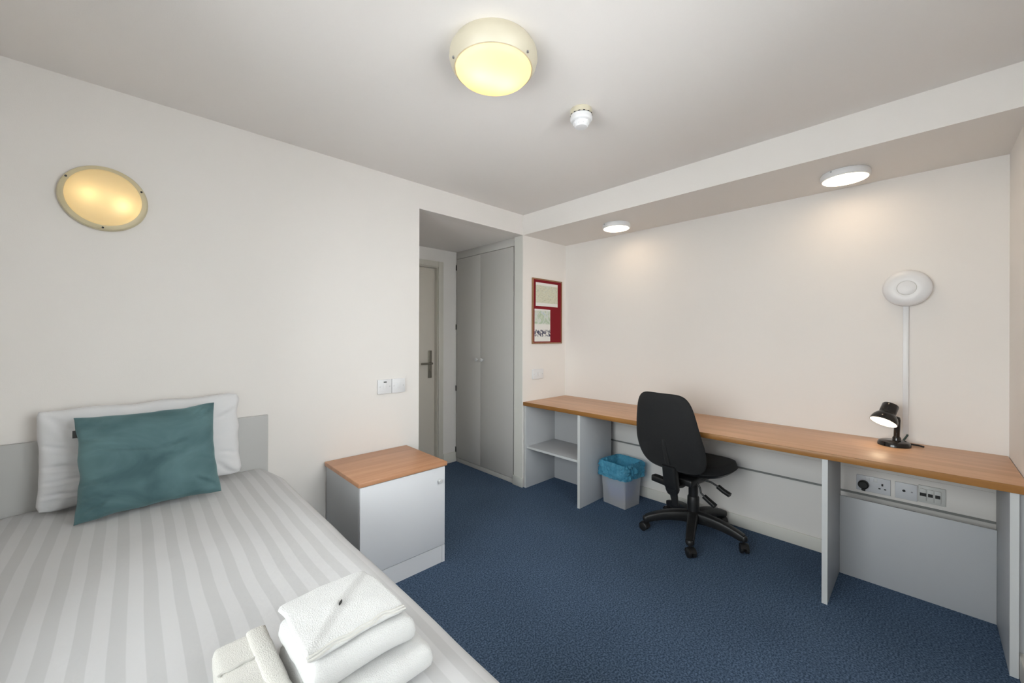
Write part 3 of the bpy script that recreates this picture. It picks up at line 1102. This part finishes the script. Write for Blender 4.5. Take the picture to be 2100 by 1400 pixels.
CUM = Matrix.Translation((-2.428, -.284, .836)) @ Matrix.Rotation(R(-20), 4, 'X') @ Matrix.Rotation(R(-1.5), 4, 'Y')
cu = thing('cushion', 'teal velvet cushion with a small black tag leaning on the white pillow', 'cushion', (-2.42, -.30, .645))
CUSHION_LINES = [(-1, .80, -.55, .72, .010, .03), (-1, .55, -.6, .50, .008, .03), (-.7, .30, .1, .12, .006, .025), (.45, .22, .0, .10, .006, .025),
                 (-1, -.35, -.55, -.30, .008, .03), (-1, -.60, -.6, -.52, .009, .03), (-.98, -.85, -.5, -.62, .010, .035), (-.9, -.98, -.6, -.70, .008, .03),
                 (.98, .85, .62, .62, .010, .035), (.85, .98, .6, .72, .008, .03), (.98, -.85, .55, -.60, .010, .04), (1, -.3, .7, -.22, .007, .03)]
pillow('cover', .430, .390, .115, CUM, 'teal_velvet', wr=.008, seed=9, pinch=.06, par=cu, lines=CUSHION_LINES, rnd=.0, hp=.55)
MB().box((-.218, -.003, .118), (-.202, .001, .146), .0005, M=CUM).build('tag', 'dark', cu)
zz = MB().sweep([CUM @ Vector(p) for p in ((-.205, 0, -.186), (-.07, -.0, -.178), (.07, 0, -.178), (.205, 0, -.186))],
                lambda i, t: [(.002 * math.cos(k * PI / 3), .002 * math.sin(k * PI / 3)) for k in range(6)])
zz.build('seam', 'teal_velvet', cu, smooth=60)


# ------------------------------------------------------------------ towels
def towel(label, x0, x1, y0, y1, z0, z1, m, rotz=0.0, seed=0, sag=0.0, hem=None, layers=3, par_name='towel', tilt=(0, 0), crease=False, roll=False):
    """folded terry towel: rounded stack of layers with a soft uneven surface"""
    cx, cy = (x0 + x1) / 2, (y0 + y1) / 2
    hx_, hy_ = (x1 - x0) / 2, (y1 - y0) / 2
    t = thing(par_name, label, 'towel', (cx, cy, z0), rotz, group='folded towels on the bed')
    h = (z1 - z0) / layers
    for k in range(layers):
        b = bmesh.new()
        n = 34
        rad = min(h * .5, .03)
        ins = .0035 * noise.noise(Vector((k * 1.7, seed, 0)))
        prof = []
        grid = {}
        def P(u, v, side_):
            ax, ay = hx_ - ins, hy_ + ins
            # rounded plan corners
            d = max(abs(u), abs(v))
            pu, pv = u, v
            if abs(u) > .8 and abs(v) > .8:
                s_ = ((abs(u) - .8) / .2) * ((abs(v) - .8) / .2)
                pu *= 1 - .05 * s_
                pv *= 1 - .05 * s_
            ex = min((1 - abs(u)) * ax, (1 - abs(v)) * ay)
            c = 1.0 if ex >= rad else math.sqrt(max(0, 1 - (1 - ex / rad) ** 2))
            x = pu * ax
            y = pv * ay
            und = noise.noise(Vector((x * 9 + seed, y * 9, k * .4))) * (.009 if roll else .0055) + noise.noise(Vector((x * 28, y * 28 + seed, k))) * .0018
            zc_ = h * (k + .5)
            z = zc_ + side_ * h * .5 * c + und * (.35 + .65 * (k + 1) / layers) * (1 if side_ > 0 or layers == 1 else .5)
            if crease:            # a flap turned over along the diagonal
                dd = (y * hx_ - x * hy_) / math.hypot(hx_, hy_)
                z += .006 / (1 + math.exp(-dd * 700)) 
            z += tilt[0] * x + tilt[1] * y - sag * (u * u + v * v) * (k + 1) / layers
            x += .004 * noise.noise(Vector((y * 14, seed, k + 3))) * abs(u) ** 4
            y += .004 * noise.noise(Vector((x * 14, seed, k + 9))) * abs(v) ** 4
            return (x, y, z)
        for i in range(n + 1):
            for j in range(n + 1):
                u = math.sin((-1 + 2 * i / n) * PI / 2) * .35 + (-1 + 2 * i / n) * .65
                v = math.sin((-1 + 2 * j / n) * PI / 2) * .35 + (-1 + 2 * j / n) * .65
                grid[i, j, 1] = b.verts.new(P(u, v, 1))
                if 0 < i < n and 0 < j < n:
                    grid[i, j, -1] = b.verts.new(P(u, v, -1))
                else:
                    grid[i, j, -1] = grid[i, j, 1]
        for i in range(n):
            for j in range(n):
                for s_ in (1, -1):
                    q_ = [grid[i, j, s_], grid[i + 1, j, s_], grid[i + 1, j + 1, s_], grid[i, j + 1, s_]]
                    try:
                        b.faces.new(q_)
                    except ValueError:
                        pass
        bmesh.ops.recalc_face_normals(b, faces=b.faces)
        mm = MB()
        mm.bm.free()
        mm.bm = b
        mm.build('fold', m, t, local=True, smooth=180)
    top = z1 - z0
    if roll:              # the doubled edge rolled along the side next to the stack
        pts = [(hx_ - .018 + .003 * noise.noise(Vector((i * .4, seed, 1))), -hy_ + .01 + (2 * hy_ - .02) * i / 30, top - .004 + .003 * noise.noise(Vector((i * .3, seed, 6)))) for i in range(31)]
        MB().sweep(pts, lambda i, t_: rrect(.036, .013, 4, .75)).build('rolled_edge', m, t, local=True, smooth=60)
    if hem:
        for off in hem:
            pts = []
            for i in range(21):
                u = -1 + 2 * i / 20
                x = u * hx_ * .97
                y = -hy_ + off + .006 * noise.noise(Vector((u * 3, seed, 2)))
                und = noise.noise(Vector((x * 9 + seed, y * 9, (layers - 1) * .4))) * .0055
                pts.append((x, y, top + und + tilt[0] * x + tilt[1] * y - sag * (u * u + (y / hy_) ** 2) + .0005))
            MB().tube(pts, .0022, 6).build('hem', 'towel_hem', t, local=True, smooth=60)
    return t


ZB = .659
towel('thick white bath towel folded at the bottom of the towel stack', -2.276, -2.036, -1.768, -1.535, ZB - .002, ZB + .046, 'towel_white', R(-1), 1, .004, layers=1)
towel('white folded towel in the middle of the towel stack', -2.272, -2.062, -1.740, -1.535, ZB + .052, ZB + .106, 'towel_white', R(1), 5, .006, layers=1)
t1 = towel('small white face towel with a stitched hem lying on top of the stack', -2.272, -2.078, -1.722, -1.535, ZB + .113, ZB + .121, 'towel_white', R(1.0), 8, .007, hem=(.003, .010), layers=1, crease=True)
MB().box((-.006, -.001, .0100), (.006, .001, .0160), .0005, M=Matrix.Translation((-.004, -.004, 0)) @ Matrix.Rotation(R(44), 4, 'Z')).build('tag', 'dark', t1, local=True)
towel('cream towel folded flat on the duvet beside the taller towel stack', -2.374, -2.2785, -1.86, -1.468, ZB - .001, ZB + .050, 'towel_cream', R(0), 12, .004, layers=2, hem=(.30,), roll=True)

# ------------------------------------------------------------------ waste bin
bn = thing('waste_bin', 'square translucent white waste bin standing beside the desk-end unit', 'bin', (.352, -.768, 0), R(-6))


def sq_ring(hx_, hy_, z, r=.02, n=8, side=1):
    pts = []
    if side > 1:              # same ring with extra points along the straight sides
        c4 = sq_ring(hx_, hy_, z, r, n)
        out = []
        for k in range(len(c4)):
            p, q_ = Vector(c4[k]), Vector(c4[(k + 1) % len(c4)])
            m_ = side if (q_ - p).length > r else 1
            out += [tuple(p.lerp(q_, i / m_)) for i in range(m_)]
        return out
    for (sx, sy, a0) in ((1, 1, 0), (-1, 1, 90), (-1, -1, 180), (1, -1, 270)):
        for k in range(n + 1):
            a = R(a0 + 90 * k / n)
            pts.append((sx * (hx_ - r) + r * math.cos(a), sy * (hy_ - r) + r * math.sin(a), z))
    return pts


def loft(rings, close_bottom=False):
    b = bmesh.new()
    rs = [[b.verts.new(p) for p in rg] for rg in rings]
    k = len(rs[0])
    for a, c in zip(rs, rs[1:]):
        for j in range(k):
            b.faces.new((a[j], a[(j + 1) % k], c[(j + 1) % k], c[j]))
    if close_bottom:
        b.faces.new(rs[0][::-1])
    bmesh.ops.recalc_face_normals(b, faces=b.faces)
    mm = MB()
    mm.bm.free()
    mm.bm = b
    return mm


BH = .335
rg = []
for z in (0.001, .004, .05, .12, .2, .27, BH):
    k = z / BH
    rg.append(sq_ring(.096 + .022 * k, .106 + .010 * k, z, .012))
o = loft(rg, True).build('bin_body', 'bin_plastic', bn, local=True, smooth=40)
md = o.modifiers.new('wall', 'SOLIDIFY')
md.thickness = .002
md.offset = -1

lb = thing('bin_liner', 'crumpled blue plastic bag lining the waste bin', 'bin bag', (.352, -.768, 0), R(-6))
# cuff folded over the rim: rises inside, tops out, hangs outside
rings = []
prof0 = [(-.014, 0.150), (-.012, 0.217), (-.010, 0.267), (-.007, 0.317), (-.002, 0.339), (.004, 0.344), (.008, 0.339), (.010, 0.325), (.011, 0.309), (.012, 0.293), (.013, 0.277), (.014, 0.261),
        (.014, 0.247), (.013, 0.232), (.011, 0.220)]
prof = []
for (p0, p1) in zip(prof0, prof0[1:]):
    prof += [p0, ((p0[0] + p1[0]) / 2, (p0[1] + p1[1]) / 2)]
prof.append(prof0[-1])
for k2, (off, z) in enumerate(prof):
    k = k2 / 2
    kk = z / BH
    base = sq_ring(.096 + .022 * kk + off, .106 + .010 * kk + off, z, .030, 8, 18)
    out = []
    for p in base:
        v = Vector(p)
        nr = Vector((v.x, v.y, 0)).normalized()
        a = math.atan2(v.y, v.x)
        n1 = noise.noise(Vector((math.cos(a) * 5, math.sin(a) * 5, z * 22)))
        n2 = noise.noise(Vector((math.cos(a) * 14, math.sin(a) * 14, z * 55)))
        if k >= 5:
            amp = min(1, (k - 4) / 3)
            n3 = .5 - abs(noise.noise(Vector((v.x * 30, v.y * 30, z * 34))))
            v += nr * (max(-.002, .018 * n1 + .014 * n2 + .022 * n3 - .001) * amp)
            v.y = min(v.y, .143)
            v.z += (.014 * noise.noise(Vector((math.cos(a) * 3, math.sin(a) * 3, 4))) if k < 9 else .014 * noise.noise(Vector((math.cos(a) * 4, math.sin(a) * 4, 14)))) * amp
        else:
            v += nr * (-abs(.006 * n1))
        out.append(tuple(v))
    rings.append(out)
loft(rings).build('cuff', 'blue_film', lb, local=True, smooth=50)
# the sack hanging inside, narrowing towards the bottom
rings = []
for z, s in ((.02, .22), (.032, .50), (.06, .68), (.11, .80), (.19, .88)):
    kk = z / BH
    base = sq_ring((.096 + .022 * kk) * s, (.106 + .010 * kk) * s, z, .03, 8)
    out = []
    for p in base:
        v = Vector(p)
        nr = Vector((v.x, v.y, 0)).normalized()
        v += nr * .010 * noise.noise(Vector((v.x * 40, v.y * 40, z * 20)))
        out.append(tuple(v))
    rings.append(out)
loft(rings, True).build('sack', 'inner_film', lb, local=True, smooth=60)

# ------------------------------------------------------------------ office chair (local: +x faces the desk, z up)
ch = thing('office_chair', 'black fabric swivel office chair with five castors tucked up to the desk', 'chair', (.245, -1.377, 0), R(-5))


MB().lathe([(0, .085), (.040, .085), (.046, .10), (.046, .135), (.040, .150), (.038, .152), (0, .152)], 36).build('hub', 'black_plastic', ch, local=True, smooth=40)
MB().lathe([(.037, .150), (.038, .20), (.037, .255), (.033, .262)], 32).build('column_sleeve', 'black_plastic', ch, local=True, smooth=40)
MB().lathe([(.030, .10), (.030, .385)], 28).build('gas_column', 'black_plastic', ch, local=True, smooth=40)
for k in range(5):
    a = R(-157 + 72 * k)
    dr_ = Vector((math.cos(a), math.sin(a), 0))
    path = []
    for i in range(12):
        t = i / 11
        rad = .03 + .272 * t
        z = .118 + .012 * math.sin(t * PI * .55) - .052 * t * t + .008
        path.append(dr_ * rad + Vector((0, 0, z)))
    lg = MB().sweep(path, lambda i, t: rrect(.068 - .018 * t, .076 - .030 * t))
    for_tip = dr_ * .305 + Vector((0, 0, .072))
    lg.lathe([(0, .0), (.020, .0), (.022, .008), (.022, .020), (.017, .028), (0, .031)], 20, Matrix.Translation(for_tip))
    leg = lg.build('leg', 'black_plastic', ch, local=True, smooth=45)
    cs = MB()
    sw = R(a * 180 / PI + (35, -60, 80, 20, -40)[k])
    cm = Matrix.Translation(dr_ * .305) @ Matrix.Rotation(sw, 4, 'Z')
    for s in (-1, 1):
        cs.lathe([(0, -.009), (.022, -.009), (.0265, -.006), (.0265, .006), (.022, .009), (0, .010)], 24,
                 cm @ Matrix.Translation((.012, s * .0155, .0268)) @ Matrix.Rotation(R(90), 4, 'X'))
    cs.box((-.010, -.005, .012), (.022, .005, .052), .003, M=cm)
    cs.lathe([(0, .028), (.007, .028), (.007, .076), (0, .076)], 12, cm)
    cs.sweep([cm @ Vector(p) for p in ((-.018, 0, .028), (-.012, 0, .048), (.006, 0, .059), (.026, 0, .055), (.040, 0, .038))], lambda i, t: rrect(.046, .006))
    cs.build('castor', 'black_plastic', leg, local=True, smooth=45)

MB().box((-.17, -.075, .372), (.12, .075, .418), .012, 3).build('tilt_mechanism', 'black_plastic', ch, local=True, smooth=40)


def seat_outline(th):
    c, s = math.cos(th), math.sin(th)
    n = 3.2
    r = (abs(c) ** n + abs(s) ** n) ** (-1 / n)
    a, b = r * c, r * s
    return (a * .225, b * (.235 - .018 * max(0, -a)))


def seat_bend(v, rho):
    z = v.z
    z += -.030 * max(0, (v.x - .10) / .125) ** 2 + .010 * max(0, (-v.x - .08) / .14) ** 2 + .020 * (v.y / .235) ** 2 * (1 if z > 0 else .4)
    return Vector((v.x, v.y, z))


MB().pad(seat_outline, .062, .014, 16, 72, seat_bend, Matrix.Translation((.025, 0, .468)), 3.0).build('seat_cushion', 'black_fabric', ch, local=True, smooth=60)
MB().pad(lambda t: tuple(.985 * q_ for q_ in seat_outline(t)), .004, .042, 12, 72, seat_bend, Matrix.Translation((.025, 0, .463)), 2.2).build('seat_pan', 'black_plastic', ch, local=True, smooth=60)

def back_outline(th):
    c, s = math.cos(th), math.sin(th)
    n = 5.5 if s > 0 else 5.0
    r = (abs(c) ** n + abs(s) ** n) ** (-1 / n)
    a, b = r * c, r * s            # a across, b up, each in -1..1
    wdt = .226 - .056 * max(0, (b + .25) / 1.25) ** 1.1 - .012 * max(0, (-b - .35) / .65) ** 2
    return (a * wdt, b * .260)


def back_bend(v, rho):
    x = v.z + .024 * (v.x / .22) ** 2 - .022 * math.cos((v.y + .05) * 7)
    # pad local (across, up, thickness) -> chair (forward, left, up)
    return Vector((x, -v.x, v.y))


BM = Matrix.Translation((-.338, 0, .735)) @ Matrix.Rotation(R(-17), 4, 'Y')
MB().pad(back_outline, .036, .006, 16, 96, back_bend, BM, 3.4).build('back_cushion', 'black_fabric', ch, local=True, smooth=60)
bsh = MB().pad(lambda t: tuple(.985 * q_ for q_ in back_outline(t)), .004, .024, 14, 96, back_bend, BM @ Matrix.Translation((-.004, 0, 0)), 2.8).build('back_shell', 'shell_fabric', ch, local=True, smooth=60)
MB().sweep([BM @ Vector(p) for p in ((-.046, 0, -.19), (-.050, 0, -.12), (-.052, 0, -.05), (-.046, 0, -.02))],
           lambda i, t: rrect(.030 - .006 * t, .012, 4, .8)).build('spine', 'shell_fabric', bsh, local=True, smooth=60)
spn = MB().sweep([(-.13, 0, .385), (-.20, 0, .378), (-.245, 0, .385), (-.268, 0, .42), (-.282, 0, .48), (-.305, 0, .56)],
                 lambda i, t: rrect(.072 - .014 * t, .020))
spn.build('back_upright', 'black_plastic', ch, local=True, smooth=45)
cv = MB().sweep([(-.262, .006, .392), (-.268, .006, .40), (-.276, .006, .44), (-.285, .006, .49), (-.292, .006, .525)],
                lambda i, t: rrect(.088 - .004 * abs(t - .5), .060), ups=(1, 0, 0))
cv.build('upright_cover', 'black_plastic', ch, local=True, smooth=45)
MB().sweep([(-.250, .004, .338), (-.252, .004, .343), (-.257, .005, .362), (-.264, .006, .392)], lambda i, t: rrect(.050 + .032 * min(1, t * 1.5), .046), ups=(1, 0, 0)).build('height_adjuster', 'black_plastic', ch, local=True, smooth=45)
MB().sweep([(-.240, -.006, .262), (-.244, -.003, .29), (-.251, .002, .342)], lambda i, t: rrect(.032 + .016 * t, .024), ups=(1, 0, 0)).build('upright_foot', 'black_plastic', ch, local=True, smooth=45)
MB().sweep([(-.245, .03, .392), (-.240, .10, .396), (-.232, .150, .396)], lambda i, t: rrect(.052, .042)).build('side_paddle', 'black_plastic', ch, local=True, smooth=45)
for rod, grip in (([(-.02, -.07, .395), (0.0, -.12, .385), (.0, -.165, .368)], [(.0, -.160, .371), (.0, -.195, .352), (-.002, -.235, .338)]),
                  ([(-.09, -.07, .39), (-.095, -.09, .365), (-.10, -.10, .335), (-.10, -.125, .315)], [(-.10, -.118, .320), (-.10, -.155, .298), (-.102, -.190, .280)])):
    lv_ = MB().tube(rod, .006, 10).build('lever', 'black_plastic', ch, local=True, smooth=60)
    MB().sweep(grip, lambda i, t: rrect(.032 + .004 * t, .024)).build('lever_grip', 'black_plastic', lv_, local=True, smooth=45)
